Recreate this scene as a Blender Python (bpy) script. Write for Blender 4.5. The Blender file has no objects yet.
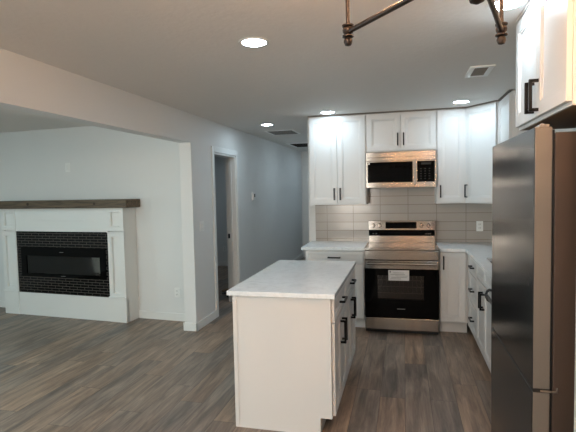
import bpy, bmesh, math, random
from mathutils import Vector, Matrix

# ------------------------------------------------------------------ camera, world, exposure
F_PX, YAW, PITCH, ROLL, CAM_H = 463.7, 0.2455, -0.0570, 0.0205, 1.5663
sc = bpy.context.scene
C = sc.collection
cam_data = bpy.data.cameras.new('camera')
cam = bpy.data.objects.new('camera', cam_data); C.objects.link(cam); sc.camera = cam
cam_data.sensor_fit = 'HORIZONTAL'; cam_data.sensor_width = 36.0
cam_data.lens = F_PX / 576.0 * 36.0
cam_data.clip_start = 0.05
fw = Vector((-math.sin(YAW)*math.cos(PITCH), math.cos(YAW)*math.cos(PITCH), math.sin(PITCH)))
rt = Vector((math.cos(YAW), math.sin(YAW), 0)); up = rt.cross(fw)
rt2 = math.cos(ROLL)*rt - math.sin(ROLL)*up; up2 = rt2.cross(fw)
M = Matrix((rt2, up2, -fw)).transposed().to_4x4(); M.translation = Vector((0, 0, CAM_H))
cam.matrix_world = M

world = bpy.data.worlds.new('world'); sc.world = world; world.use_nodes = True
world.node_tree.nodes['Background'].inputs[0].default_value = (0.55, 0.65, 0.8, 1)
world.node_tree.nodes['Background'].inputs[1].default_value = 0.05
sc.view_settings.view_transform = 'Standard'; sc.view_settings.look = 'None'
sc.view_settings.gamma = 1.0; sc.view_settings.use_curve_mapping = False
sc.view_settings.exposure = 1.55
DISC = 34.0           # emission of the ceiling downlights
BULB = 130.0           # emission of the chandelier bulbs
COOL = (0.66, 0.85, 1.0, 1); COOLER = (0.62, 0.92, 1.0, 1); WARM = (1.0, 0.57, 0.31, 1)
FILL_L = 38.0            # daylight at the added, unseen living room windows (W per window)
FILL_D = 50.0          # daylight at an added, unseen dining window behind the camera

def fill_light(name, loc, rot, w, h, power, col):
    d = bpy.data.lights.new(name, 'AREA'); d.shape = 'RECTANGLE'; d.size = w; d.size_y = h; d.energy = power; d.color = col
    o = bpy.data.objects.new(name, d); C.objects.link(o); o.location = loc; o.rotation_euler = rot
fill_light('window_fill', (-6.5, 1.4, 1.45), (0, -math.pi/2, 0), 1.4, 2.4, FILL_L, (0.80, 0.95, 1.0))
fill_light('window_fill', (-4.4, -3.2, 1.45), (math.pi/2, 0, 0), 2.0, 1.4, FILL_L, (0.80, 0.95, 1.0))
fill_light('window_fill', (-1.55, -3.2, 1.45), (math.pi/2, 0, 0), 1.1, 1.4, FILL_D, (1.0, 0.87, 0.77))

H = 2.421; XL = -2.267; XLB = -2.407; YB = 5.711; XR = 1.262

# ------------------------------------------------------------------ helpers
def thing(name, label, cat, loc=(0, 0, 0), rotz=0.0, group=None):
    o = bpy.data.objects.new(name, None); C.objects.link(o)
    o.empty_display_size = 0.1
    o.location = loc; o.rotation_euler = (0, 0, rotz)
    o['label'] = label; o['category'] = cat
    if group: o['group'] = group
    return o

def tag(o, label, cat, group=None):
    o['label'] = label; o['category'] = cat
    if group: o['group'] = group
    return o

def obj(name, bm, mat, parent=None, label=None, smooth=False):
    me = bpy.data.meshes.new(name)
    bmesh.ops.recalc_face_normals(bm, faces=bm.faces)
    bm.to_mesh(me); bm.free()
    if smooth:
        for p in me.polygons: p.use_smooth = True
        try: me.set_sharp_from_angle(angle=math.radians(40))
        except Exception: pass
    me.materials.append(mat)
    o = bpy.data.objects.new(name, me); C.objects.link(o)
    if parent: o.parent = parent
    if label: o['label'] = label
    return o

def struct(name, bm, mat, parent=None, smooth=False):
    o = obj(name, bm, mat, parent, smooth=smooth)
    if not parent: o['kind'] = 'structure'
    return o

def dup(root, loc=None, rotz=None, label=None, group=None):
    r = root.copy(); C.objects.link(r)
    if loc is not None: r.location = loc
    if rotz is not None: r.rotation_euler = (0, 0, rotz)
    if label: r['label'] = label
    if group: r['group'] = group
    for ch in list(root.children):
        c = ch.copy(); C.objects.link(c); c.parent = r
        for g in list(ch.children):
            d = g.copy(); C.objects.link(d); d.parent = c
    return r

def nb(): return bmesh.new()

def box(bm, x0, x1, y0, y1, z0, z1, bev=0.0, seg=2):
    x0, x1 = min(x0, x1), max(x0, x1); y0, y1 = min(y0, y1), max(y0, y1); z0, z1 = min(z0, z1), max(z0, z1)
    vs = [bm.verts.new((x, y, z)) for x in (x0, x1) for y in (y0, y1) for z in (z0, z1)]
    fs = []
    for ix in ((0, 1, 3, 2), (4, 6, 7, 5), (0, 4, 5, 1), (2, 3, 7, 6), (0, 2, 6, 4), (1, 5, 7, 3)):
        fs.append(bm.faces.new([vs[i] for i in ix]))
    if bev > 0:
        es = list({e for f in fs for e in f.edges})
        bmesh.ops.bevel(bm, geom=es, offset=bev, segments=seg, affect='EDGES', profile=0.5)
    return bm

def B(*a, **k): return box(nb(), *a, **k)

def prism(bm, pts, z0, z1):
    lo = [bm.verts.new((x, y, z0)) for x, y in pts]; hi = [bm.verts.new((x, y, z1)) for x, y in pts]
    n = len(pts)
    bm.faces.new(lo[::-1]); bm.faces.new(hi)
    for i in range(n): bm.faces.new((lo[i], lo[(i+1) % n], hi[(i+1) % n], hi[i]))
    return bm

def lathe(bm, prof, origin=(0, 0, 0), axis='Z', seg=24, close=True):
    """prof: list of (r, h) along the axis"""
    o = Vector(origin); rings = []
    for r, h in prof:
        ring = []
        for k in range(seg):
            a = 2*math.pi*k/seg
            p = (r*math.cos(a), r*math.sin(a), h)
            if axis == 'Y': p = (p[0], p[2], p[1])
            if axis == 'X': p = (p[2], p[0], p[1])
            ring.append(bm.verts.new(o + Vector(p)))
        rings.append(ring)
    for a, b in zip(rings, rings[1:]):
        for k in range(seg): bm.faces.new((a[k], a[(k+1) % seg], b[(k+1) % seg], b[k]))
    if close:
        bm.faces.new(rings[0][::-1]); bm.faces.new(rings[-1])
    return bm

def tube(bm, pts, r, seg=12):
    pts = [Vector(p) for p in pts]; rings = []
    for i, p in enumerate(pts):
        t = (pts[min(i+1, len(pts)-1)] - pts[max(i-1, 0)]).normalized()
        ref = Vector((0, 0, 1)) if abs(t.z) < 0.9 else Vector((1, 0, 0))
        u = t.cross(ref).normalized(); v = t.cross(u)
        rings.append([bm.verts.new(p + r*(math.cos(2*math.pi*k/seg)*u + math.sin(2*math.pi*k/seg)*v)) for k in range(seg)])
    for a, b in zip(rings, rings[1:]):
        for k in range(seg): bm.faces.new((a[k], a[(k+1) % seg], b[(k+1) % seg], b[k]))
    bm.faces.new(rings[0][::-1]); bm.faces.new(rings[-1])
    return bm

def shaker(bm, x0, x1, yf, t, z0, z1, rail=0.057, rec=0.009):
    """panel door, front at y=yf facing -Y, thickness t going +Y, with stepped recessed centre"""
    xs = (x0, x1); zs = (z0, z1)
    def rect(i, y): return [bm.verts.new((x, y, z)) for x, z in ((x0+i, z0+i), (x1-i, z0+i), (x1-i, z1-i), (x0+i, z1-i))]
    e = 0.0015
    back = rect(0, yf+t); f0 = rect(0, yf+e); f1 = rect(e, yf)
    r0 = rect(rail, yf); r1 = rect(rail+0.003, yf+0.004); r2 = rect(rail+0.012, yf+0.004); r3 = rect(rail+0.015, yf+rec)
    bm.faces.new(back)
    seq = [back, f0, f1, r0, r1, r2, r3]
    for a, b in zip(seq, seq[1:]):
        for k in range(4): bm.faces.new((a[k], a[(k+1) % 4], b[(k+1) % 4], b[k]))
    bm.faces.new(r3)
    return bm

# ------------------------------------------------------------------ materials
def srgb(r, g, b):
    f = lambda c: (c/255/12.92) if c/255 <= 0.04045 else ((c/255+0.055)/1.055)**2.4
    return (f(r), f(g), f(b), 1)

def mat(name, col, rough=0.5, metal=0.0, spec=0.5, bump=0.0, bscale=200.0, var=0.0, vscale=4.0, stretch=None, rvar=0.0, coat=0.0):
    m = bpy.data.materials.new(name); m.use_nodes = True
    nt = m.node_tree; n = nt.nodes; l = nt.links; p = n['Principled BSDF']
    p.inputs['Base Color'].default_value = col; p.inputs['Roughness'].default_value = rough
    p.inputs['Metallic'].default_value = metal; p.inputs['Specular IOR Level'].default_value = spec
    p.inputs['Coat Weight'].default_value = coat
    tc = n.new('ShaderNodeTexCoord'); mp = n.new('ShaderNodeMapping'); l.new(tc.outputs['Object'], mp.inputs[0])
    if stretch: mp.inputs['Scale'].default_value = stretch
    if var > 0 or rvar > 0:
        nz = n.new('ShaderNodeTexNoise'); nz.inputs['Scale'].default_value = vscale; nz.inputs['Detail'].default_value = 5
        l.new(mp.outputs[0], nz.inputs['Vector'])
        if var > 0:
            mx = n.new('ShaderNodeMix'); mx.data_type = 'RGBA'
            l.new(nz.outputs['Fac'], mx.inputs['Factor'])
            mx.inputs[6].default_value = tuple(c*(1-var) for c in col[:3])+(1,)
            mx.inputs[7].default_value = tuple(min(1, c*(1+var)) for c in col[:3])+(1,)
            l.new(mx.outputs[2], p.inputs['Base Color'])
        if rvar > 0:
            mr = n.new('ShaderNodeMapRange'); l.new(nz.outputs['Fac'], mr.inputs[0])
            mr.inputs[1].default_value = 0.3; mr.inputs[2].default_value = 0.7
            mr.inputs[3].default_value = max(0.02, rough-rvar); mr.inputs[4].default_value = rough+rvar
            l.new(mr.outputs[0], p.inputs['Roughness'])
    if bump > 0:
        n2 = n.new('ShaderNodeTexNoise'); n2.inputs['Scale'].default_value = bscale; n2.inputs['Detail'].default_value = 3
        l.new(mp.outputs[0], n2.inputs['Vector'])
        bp = n.new('ShaderNodeBump'); bp.inputs['Strength'].default_value = bump; bp.inputs['Distance'].default_value = 0.004
        l.new(n2.outputs['Fac'], bp.inputs['Height']); l.new(bp.outputs[0], p.inputs['Normal'])
    return m

def emis(name, col, st):
    m = bpy.data.materials.new(name); m.use_nodes = True
    p = m.node_tree.nodes['Principled BSDF']
    p.inputs['Base Color'].default_value = (0.9, 0.9, 0.9, 1)
    p.inputs['Emission Color'].default_value = col; p.inputs['Emission Strength'].default_value = st
    return m

m_wall = mat('wall_paint', srgb(220, 220, 217), 0.6, bump=0.12, bscale=60, var=0.015, vscale=3)
m_ceil = mat('ceiling_paint', srgb(226, 223, 218), 0.75, bump=0.5, bscale=35, var=0.02, vscale=20)
m_trim = mat('trim_paint', srgb(226, 226, 222), 0.35, var=0.01)
m_cab = mat('cabinet_paint', srgb(214, 213, 210), 0.32, var=0.01, vscale=2)
m_cabin = mat('cabinet_underside', srgb(150, 120, 90), 0.6, var=0.1, vscale=5)
m_black = mat('black_metal', srgb(18, 18, 19), 0.38, 0.6, var=0.05)
m_bplast = mat('black_plastic', srgb(12, 12, 13), 0.35, var=0.05)
m_gap = mat('dark_gap', srgb(30, 29, 28), 0.8, var=0.1)
m_steel = mat('brushed_steel', srgb(152, 149, 144), 0.2, 1.0, bump=0.03, bscale=26, stretch=(0.25, 0.25, 26), var=0.04, vscale=8)
_nt = m_steel.node_tree; _p = _nt.nodes['Principled BSDF']
_p.inputs['Anisotropic'].default_value = 1.0; _p.inputs['Anisotropic Rotation'].default_value = 0.25
_tg = _nt.nodes.new('ShaderNodeTangent'); _tg.direction_type = 'RADIAL'; _tg.axis = 'Z'; _nt.links.new(_tg.outputs[0], _p.inputs['Tangent'])
m_dsteel = mat('dark_stainless', srgb(88, 91, 94), 0.2, 1.0, bump=0.02, bscale=20, stretch=(1, 1, 20), var=0.03, vscale=6)
m_fside = mat('fridge_side_paint', srgb(122, 116, 108), 0.42, 0.35, var=0.03)
m_fbody = mat('fridge_body_paint', srgb(70, 58, 50), 0.5, 0.1, var=0.03)
m_glassblk = mat('black_glass', srgb(4, 4, 4), 0.05, 0.0, spec=0.12, var=0.02)
m_oven = mat('oven_enamel', srgb(110, 102, 94), 0.4, var=0.1)
m_cook = mat('cooktop_sheen', srgb(168, 158, 148), 0.1, 0.9, var=0.05)  # reflected brightness of backguard and bulbs put into the base colour
m_rack = mat('rack_wire', srgb(170, 160, 150), 0.3, 1.0, var=0.02)
m_paper = mat('sticker_paper', srgb(215, 212, 208), 0.6, var=0.02)
m_ink = mat('grey_print', srgb(120, 118, 116), 0.6, var=0.02)
m_bronze = mat('aged_bronze', srgb(46, 36, 30), 0.42, 0.4, bump=0.05, bscale=80, var=0.3, vscale=30)
m_plate = mat('switch_plastic', srgb(232, 232, 228), 0.35, var=0.01)
m_vent = mat('vent_paint', srgb(246, 246, 244), 0.45, var=0.02)
m_vent_dark = mat('vent_shadow', srgb(44, 40, 36), 0.8, var=0.1)  # duct shade painted on the vent backing; far grille slats share it
m_flame = mat('fireplace_glass', srgb(196, 206, 202), 0.08, 0.0, spec=0.6, var=0.05)
m_crystal = mat('ember_glass', srgb(90, 96, 98), 0.15, var=0.3, vscale=40)
m_disc = emis('downlight_lens', COOL, DISC)
m_disc_l = emis('living_downlight_lens', COOLER, DISC*1.7)
m_bulb = emis('warm_bulb', WARM, BULB)

def make_glass():
    m = bpy.data.materials.new('oven_window_glass'); m.use_nodes = True
    nt = m.node_tree; n = nt.nodes; l = nt.links; p = n['Principled BSDF']
    n.remove(p); out = n['Material Output']
    tr = n.new('ShaderNodeBsdfTransparent'); tr.inputs[0].default_value = (0.7, 0.68, 0.66, 1)
    gl = n.new('ShaderNodeBsdfGlossy'); gl.inputs['Roughness'].default_value = 0.04
    fr = n.new('ShaderNodeFresnel'); fr.inputs[0].default_value = 1.5
    mx = n.new('ShaderNodeMixShader'); l.new(fr.outputs[0], mx.inputs[0]); l.new(tr.outputs[0], mx.inputs[1]); l.new(gl.outputs[0], mx.inputs[2])
    l.new(mx.outputs[0], out.inputs[0]); return m
m_oglass = make_glass()
m_pane = m_oglass.copy(); m_pane.name = 'window_pane'
for q in m_pane.node_tree.nodes:
    if q.type == 'BSDF_TRANSPARENT': q.inputs[0].default_value = (0.95, 0.97, 0.97, 1)

def make_floor():
    m = bpy.data.materials.new('vinyl_plank'); m.use_nodes = True
    nt = m.node_tree; n = nt.nodes; l = nt.links; p = n['Principled BSDF']
    tc = n.new('ShaderNodeTexCoord'); sp = n.new('ShaderNodeSeparateXYZ'); l.new(tc.outputs['Object'], sp.inputs[0])
    def math_(op, a, b=None):
        x = n.new('ShaderNodeMath'); x.operation = op
        for i, v in enumerate((a, b)):
            if v is None: continue
            if isinstance(v, (int, float)): x.inputs[i].default_value = v
            else: l.new(v, x.inputs[i])
        return x.outputs[0]
    W, L = 0.182, 1.22
    u = math_('DIVIDE', sp.outputs[0], W); col = math_('FLOOR', u)
    wn = n.new('ShaderNodeTexWhiteNoise'); wn.noise_dimensions = '1D'; l.new(col, wn.inputs['W'])
    v = math_('ADD', math_('DIVIDE', sp.outputs[1], L), wn.outputs['Value']); row = math_('FLOOR', v)
    cb = n.new('ShaderNodeCombineXYZ'); l.new(col, cb.inputs[0]); l.new(row, cb.inputs[1])
    w2 = n.new('ShaderNodeTexWhiteNoise'); w2.noise_dimensions = '3D'; l.new(cb.outputs[0], w2.inputs['Vector'])
    # grain, shifted per plank
    off = n.new('ShaderNodeVectorMath'); off.operation = 'SCALE'; l.new(w2.outputs['Color'], off.inputs[0]); off.inputs['Scale'].default_value = 13
    add = n.new('ShaderNodeVectorMath'); add.operation = 'ADD'; l.new(tc.outputs['Object'], add.inputs[0]); l.new(off.outputs[0], add.inputs[1])
    def grain(sx, sy, scale, det, dist=0.0):
        mp = n.new('ShaderNodeMapping'); mp.inputs['Scale'].default_value = (sx, sy, 1); l.new(add.outputs[0], mp.inputs[0])
        nz = n.new('ShaderNodeTexNoise'); nz.inputs['Scale'].default_value = scale; nz.inputs['Detail'].default_value = det; nz.inputs['Distortion'].default_value = dist
        nz.inputs['Roughness'].default_value = 0.62
        l.new(mp.outputs[0], nz.inputs['Vector']); return nz.outputs['Fac']
    g1 = grain(6.0, 0.7, 2.4, 5, 0.6); g2 = grain(30, 0.9, 3.0, 5, 0.3); g3 = grain(3.0, 1.1, 1.6, 3, 0.8)
    r1 = n.new('ShaderNodeValToRGB'); l.new(g1, r1.inputs[0])
    els = r1.color_ramp.elements
    els[0].position = 0.30; els[0].color = srgb(106, 96, 88)
    els[1].position = 0.72; els[1].color = srgb(176, 155, 136)
    e = els.new(0.44); e.color = srgb(130, 115, 104)
    e = els.new(0.58); e.color = srgb(152, 135, 121)
    # cool/warm by plank and patch
    mxc = n.new('ShaderNodeMix'); mxc.data_type = 'RGBA'; mxc.blend_type = 'MULTIPLY'
    r2 = n.new('ShaderNodeValToRGB'); l.new(math_('ADD', math_('MULTIPLY', w2.outputs['Value'], 0.75), math_('MULTIPLY', g3, 0.32)), r2.inputs[0])
    e2 = r2.color_ramp.elements; e2[0].position = 0.2; e2[0].color = (0.74, 0.79, 0.83, 1); e2[1].position = 0.85; e2[1].color = (1.06, 0.96, 0.86, 1)
    x = e2.new(0.5); x.color = (0.90, 0.88, 0.85, 1)
    mxc.inputs['Factor'].default_value = 1.0; l.new(r1.outputs[0], mxc.inputs[6]); l.new(r2.outputs[0], mxc.inputs[7])
    mg = n.new('ShaderNodeMix'); mg.data_type = 'RGBA'; mg.blend_type = 'MULTIPLY'; mg.inputs['Factor'].default_value = 1.0
    rg = n.new('ShaderNodeValToRGB'); l.new(g2, rg.inputs[0])
    rg.color_ramp.elements[0].position = 0.32; rg.color_ramp.elements[0].color = (0.80, 0.79, 0.78, 1)
    rg.color_ramp.elements[1].position = 0.6; rg.color_ramp.elements[1].color = (1.06, 1.06, 1.06, 1)
    l.new(mxc.outputs[2], mg.inputs[6]); l.new(rg.outputs[0], mg.inputs[7])
    # seams
    fu = math_('FRACT', u); fv = math_('FRACT', v)
    su = math_('LESS_THAN', math_('MINIMUM', fu, math_('SUBTRACT', 1.0, fu)), 0.009)
    sv = math_('LESS_THAN', math_('MINIMUM', fv, math_('SUBTRACT', 1.0, fv)), 0.0016)
    seam = math_('MAXIMUM', su, sv)
    ms = n.new('ShaderNodeMix'); ms.data_type = 'RGBA'; l.new(math_('MULTIPLY', seam, 0.6), ms.inputs['Factor'])
    l.new(mg.outputs[2], ms.inputs[6]); ms.inputs[7].default_value = srgb(40, 34, 30)
    l.new(ms.outputs[2], p.inputs['Base Color'])
    p.inputs['Roughness'].default_value = 0.42; p.inputs['Specular IOR Level'].default_value = 0.35
    bp = n.new('ShaderNodeBump'); bp.inputs['Strength'].default_value = 0.25; bp.inputs['Distance'].default_value = 0.002
    l.new(math_('SUBTRACT', g2, seam), bp.inputs['Height']); l.new(bp.outputs[0], p.inputs['Normal'])
    return m
m_floor = make_floor()

def make_brick(name, c1, c2, mortar, bw, rh, ms, offset, rough, plane='XZ', shift=(0, 0, 0), bump=0.4, spec=0.5, wav=0.0):
    m = bpy.data.materials.new(name); m.use_nodes = True
    nt = m.node_tree; n = nt.nodes; l = nt.links; p = n['Principled BSDF']
    tc = n.new('ShaderNodeTexCoord'); sp = n.new('ShaderNodeSeparateXYZ'); l.new(tc.outputs['Object'], sp.inputs[0])
    cb = n.new('ShaderNodeCombineXYZ')
    ad = n.new('ShaderNodeMath'); ad.operation = 'ADD'; l.new(sp.outputs[0], ad.inputs[0]); l.new(sp.outputs[1], ad.inputs[1])
    l.new(ad.outputs[0] if plane == 'XYZ' else sp.outputs[0], cb.inputs[0]); l.new(sp.outputs[2], cb.inputs[1])
    mp = n.new('ShaderNodeMapping'); mp.inputs['Location'].default_value = shift; l.new(cb.outputs[0], mp.inputs[0])
    bt = n.new('ShaderNodeTexBrick'); l.new(mp.outputs[0], bt.inputs['Vector'])
    bt.offset = offset; bt.inputs['Scale'].default_value = 1.0
    bt.inputs['Brick Width'].default_value = bw; bt.inputs['Row Height'].default_value = rh; bt.inputs['Mortar Size'].default_value = ms
    bt.inputs['Mortar Smooth'].default_value = 0.1
    bt.inputs['Color1'].default_value = c1; bt.inputs['Color2'].default_value = c2; bt.inputs['Mortar'].default_value = mortar
    l.new(bt.outputs['Color'], p.inputs['Base Color']); p.inputs['Roughness'].default_value = rough
    p.inputs['Specular IOR Level'].default_value = spec
    inv = n.new('ShaderNodeMath'); inv.operation = 'SUBTRACT'; inv.inputs[0].default_value = 1; l.new(bt.outputs['Fac'], inv.inputs[1])
    hh = inv.outputs[0]
    if wav > 0:
        nz = n.new('ShaderNodeTexNoise'); nz.inputs['Scale'].default_value = 9; l.new(tc.outputs['Object'], nz.inputs['Vector'])
        mm = n.new('ShaderNodeMath'); mm.operation = 'MULTIPLY_ADD'; l.new(nz.outputs['Fac'], mm.inputs[0]); mm.inputs[1].default_value = wav; l.new(hh, mm.inputs[2]); hh = mm.outputs[0]
    bp = n.new('ShaderNodeBump'); bp.inputs['Strength'].default_value = bump; bp.inputs['Distance'].default_value = 0.002
    l.new(hh, bp.inputs['Height']); l.new(bp.outputs[0], p.inputs['Normal'])
    return m
m_splash = make_brick('beige_tile', srgb(178, 170, 161), srgb(173, 165, 156), srgb(140, 132, 123), 0.325, 0.1035, 0.0032, 0.0, 0.16, 'XYZ', (0.75, -0.945, 0), 0.5, 0.5, 1.2)
m_splash_r = m_splash
m_brick = make_brick('black_brick_tile', srgb(8, 8, 9), srgb(12, 12, 13), srgb(92, 86, 80), 0.115, 0.0335, 0.0026, 0.5, 0.14, 'XZ', (0, 0, 0), 0.4, 0.25, 1.5)

def make_quartz():
    m = mat('white_quartz', srgb(214, 216, 214), 0.16, spec=0.5)
    nt = m.node_tree; n = nt.nodes; l = nt.links; p = n['Principled BSDF']; tc = n.new('ShaderNodeTexCoord')
    a = n.new('ShaderNodeTexNoise'); a.inputs['Scale'].default_value = 14; a.inputs['Detail'].default_value = 8; a.inputs['Roughness'].default_value = 0.7; a.inputs['Distortion'].default_value = 1.0
    l.new(tc.outputs['Object'], a.inputs['Vector'])
    r = n.new('ShaderNodeValToRGB'); l.new(a.outputs['Fac'], r.inputs[0])
    e = r.color_ramp.elements; e[0].position = 0.3; e[0].color = srgb(216, 220, 220); e[1].position = 0.55; e[1].color = srgb(236, 238, 238)
    x = e.new(0.42); x.color = srgb(228, 230, 230)
    l.new(r.outputs[0], p.inputs['Base Color']); return m
m_quartz = make_quartz()

def make_beam():
    m = mat('mantel_wood', srgb(104, 82, 58), 0.6)
    nt = m.node_tree; n = nt.nodes; l = nt.links; p = n['Principled BSDF']; tc = n.new('ShaderNodeTexCoord')
    mp = n.new('ShaderNodeMapping'); mp.inputs['Scale'].default_value = (1.2, 14, 14); l.new(tc.outputs['Object'], mp.inputs[0])
    a = n.new('ShaderNodeTexNoise'); a.inputs['Scale'].default_value = 3; a.inputs['Detail'].default_value = 7; a.inputs['Distortion'].default_value = 0.8
    l.new(mp.outputs[0], a.inputs['Vector'])
    r = n.new('ShaderNodeValToRGB'); l.new(a.outputs['Fac'], r.inputs[0])
    e = r.color_ramp.elements; e[0].position = 0.3; e[0].color = srgb(56, 46, 36); e[1].position = 0.7; e[1].color = srgb(112, 95, 74)
    l.new(r.outputs[0], p.inputs['Base Color'])
    bp = n.new('ShaderNodeBump'); bp.inputs['Strength'].default_value = 0.4; bp.inputs['Distance'].default_value = 0.003
    l.new(a.outputs['Fac'], bp.inputs['Height']); l.new(bp.outputs[0], p.inputs['Normal'])
    return m
m_beam = make_beam()

# ------------------------------------------------------------------ room shell
struct('floor', B(-6.5, 1.5, -3.2, 13.0, -0.06, 0), m_floor)
struct('ceiling', B(-6.5, 1.5, -3.2, 13.0, H, H+0.06), m_ceil)
DY0, DY1, DZ = 5.34, 6.10, 2.04            # bedroom door opening
bm = nb()
box(bm, XLB, XL, -3.0, -1.2, 0, H)                      # living opening ends behind the camera
box(bm, XLB, XL, -1.2, 4.72, 2.106, H)                  # header beam
box(bm, XLB, XL, 4.72, DY0, 0, H)
box(bm, XLB, XL, DY0, DY1, DZ, H)
box(bm, XLB, XL, DY1, 10.4, 0, H)
struct('wall_left', bm, m_wall)
struct('wall_kitchen', B(-1.16, XR, YB, YB+0.12, 0, H), m_wall)
struct('wall_hall_right', B(-1.16, -1.04, YB+0.12, 10.4, 0, H), m_wall)
bm = nb(); box(bm, -2.6, -2.13, 10.4, 10.52, 0, H); box(bm, -2.13, -1.33, 10.4, 10.52, 2.02, H); box(bm, -1.33, -1.04, 10.4, 10.52, 0, H)
struct('wall_hall_end', bm, m_wall)
struct('wall_far_room', B(-2.6, -1.0, 12.5, 12.6, 0, H), m_wall)
bm = nb(); box(bm, -2.6, -2.5, 10.52, 12.5, 0, H); box(bm, -1.1, -1.0, 10.52, 12.5, 0, H)
struct('wall_far_room_sides', bm, m_wall)
struct('wall_right', B(XR, XR+0.12, -3.0, YB+0.12, 0, H), m_wall)
WZ0, WZ1 = 0.75, 2.1
bm = nb(); box(bm, -6.3, -5.4, -3.12, -3.0, 0, H); box(bm, -5.4, -3.4, -3.12, -3.0, 0, WZ0); box(bm, -5.4, -3.4, -3.12, -3.0, WZ1, H); box(bm, -3.4, -2.1, -3.12, -3.0, 0, H); box(bm, -2.1, -1.0, -3.12, -3.0, 0, WZ0); box(bm, -2.1, -1.0, -3.12, -3.0, WZ1, H); box(bm, -1.0, XR+0.12, -3.12, -3.0, 0, H)
struct('wall_rear', bm, m_wall)
# living room wall behind the fireplace, slightly out of square with the kitchen
RF = math.radians(-4.052); W0 = Vector((-2.581, 5.062, 0)); ux = Vector((math.cos(RF), math.sin(RF), 0)); vy = Vector((-math.sin(RF), math.cos(RF), 0))
def fw_(u, v): p = W0 + u*ux + v*vy; return (p.x, p.y)
struct('wall_living', prism(nb(), [fw_(-3.75, 0), fw_(0.18, 0), fw_(0.18, 0.12), fw_(-3.75, 0.12)], 0, H), m_wall)
bm = nb(); box(bm, -6.42, -6.3, -3.0, 0.2, 0, H); box(bm, -6.42, -6.3, 0.2, 2.6, 0, WZ0); box(bm, -6.42, -6.3, 0.2, 2.6, WZ1, H); box(bm, -6.42, -6.3, 2.6, 5.6, 0, H)
struct('wall_living_left', bm, m_wall)
def window(name, x0, x1, y0, y1):
    f = nb(); c = 0.05
    if x1-x0 > y1-y0:
        for q in ((x0, x0+c, WZ0, WZ1), (x1-c, x1, WZ0, WZ1), ((x0+x1)/2-c/2, (x0+x1)/2+c/2, WZ0, WZ1), (x0, x1, WZ0, WZ0+c), (x0, x1, WZ1-c, WZ1)): box(f, q[0], q[1], y0+0.02, y1-0.02, q[2], q[3])
        g = B(x0+c, x1-c, (y0+y1)/2-0.002, (y0+y1)/2+0.002, WZ0+c, WZ1-c)
    else:
        for q in ((y0, y0+c, WZ0, WZ1), (y1-c, y1, WZ0, WZ1), ((y0+y1)/2-c/2, (y0+y1)/2+c/2, WZ0, WZ1), (y0, y1, WZ0, WZ0+c), (y0, y1, WZ1-c, WZ1)): box(f, x0+0.02, x1-0.02, q[0], q[1], q[2], q[3])
        g = B((x0+x1)/2-0.002, (x0+x1)/2+0.002, y0+c, y1-c, WZ0+c, WZ1-c)
    o = struct(name, f, m_trim); obj('pane', g, m_pane, o)
window('fill_window_1', -6.42, -6.3, 0.2, 2.6)  # unseen window added to carry the living room fill
window('fill_window_3', -2.1, -1.0, -3.12, -3.0)  # unseen window added for warm fill from behind the camera
window('fill_window_2', -5.4, -3.4, -3.12, -3.0)  # second unseen window added for living room fill
# bedroom
struct('wall_bedroom', B(-5.4, XLB, 9.0, 9.12, 0, H), m_wall)
struct('wall_bedroom_left', B(-5.5, -5.4, 5.6, 9.12, 0, H), m_wall)

# baseboards
def baseboard(name, x0, x1, y0, y1, h=0.09):
    bm = nb(); box(bm, x0, x1, y0, y1, 0, h, 0.004); return struct(name, bm, m_trim)
bm = nb()
box(bm, XL, XL+0.014, 4.706, 5.265, 0, 0.092, 0.003)
box(bm, XLB-0.014, XL+0.014, 4.706, 4.72, 0, 0.092, 0.003)
struct('baseboard_left', bm, m_trim)
baseboard('baseboard_hall', XL, XL+0.014, 6.18, 10.39)
bm = prism(nb(), [fw_(-0.646, -0.014), fw_(0.175, -0.014), fw_(0.175, 0), fw_(-0.646, 0)], 0, 0.092)
prism(bm, [fw_(-3.7, -0.014), fw_(-2.57, -0.014), fw_(-2.57, 0), fw_(-3.7, 0)], 0, 0.092)
struct('baseboard_living', bm, m_trim)
baseboard('baseboard_bedroom', -5.4, XLB, 8.986, 9.0, 0.1)

# bedroom door casing, jamb and strike plate
bm = nb(); cw = 0.075
for xs in ((XL, XL+0.016), (XLB-0.016, XLB)):
    box(bm, *xs, DY0-cw, DY0-0.005, 0, DZ+cw, 0.004); box(bm, *xs, DY1+0.005, DY1+cw, 0, DZ+cw, 0.004)
    box(bm, *xs, DY0-0.005, DY1+0.005, DZ+0.005, DZ+cw, 0.004)
box(bm, XLB, XL, DY0, DY0+0.018, 0, DZ); box(bm, XLB, XL, DY1-0.018, DY1, 0, DZ); box(bm, XLB, XL, DY0+0.018, DY1-0.018, DZ-0.018, DZ)
box(bm, XLB+0.045, XLB+0.085, DY1-0.03, DY1-0.018, 0, DZ-0.018); box(bm, XLB+0.045, XLB+0.085, DY0+0.018, DY0+0.03, 0, DZ-0.018)
d1 = struct('door_1', bm, m_trim)
obj('strike_plate', B(XLB+0.012, XLB+0.044, DY1-0.0215, DY1-0.018, 0.90, 0.965, 0.0005), m_black, d1, 'black strike plate')
bm = nb()
box(bm, -2.235, -2.135, 10.384, 10.4, 0, 2.09, 0.004); box(bm, -1.325, -1.24, 10.384, 10.4, 0, 2.09, 0.004); box(bm, -2.135, -1.325, 10.384, 10.4, 2.02, 2.09, 0.004)
box(bm, -2.13, -2.112, 10.4, 10.52, 0, 2.02)
struct('door_2', bm, m_trim)
tag(obj('dark_opening', B(-2.10, -1.34, 10.43, 10.465, 0.01, 2.01, 0.003), mat('opening_dark', srgb(52, 56, 60), 0.5, var=0.05)), 'dark panel in place of the unlit room at the far end of the hallway', 'door')  # dark panel stands in for the unlit room past the opening

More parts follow.
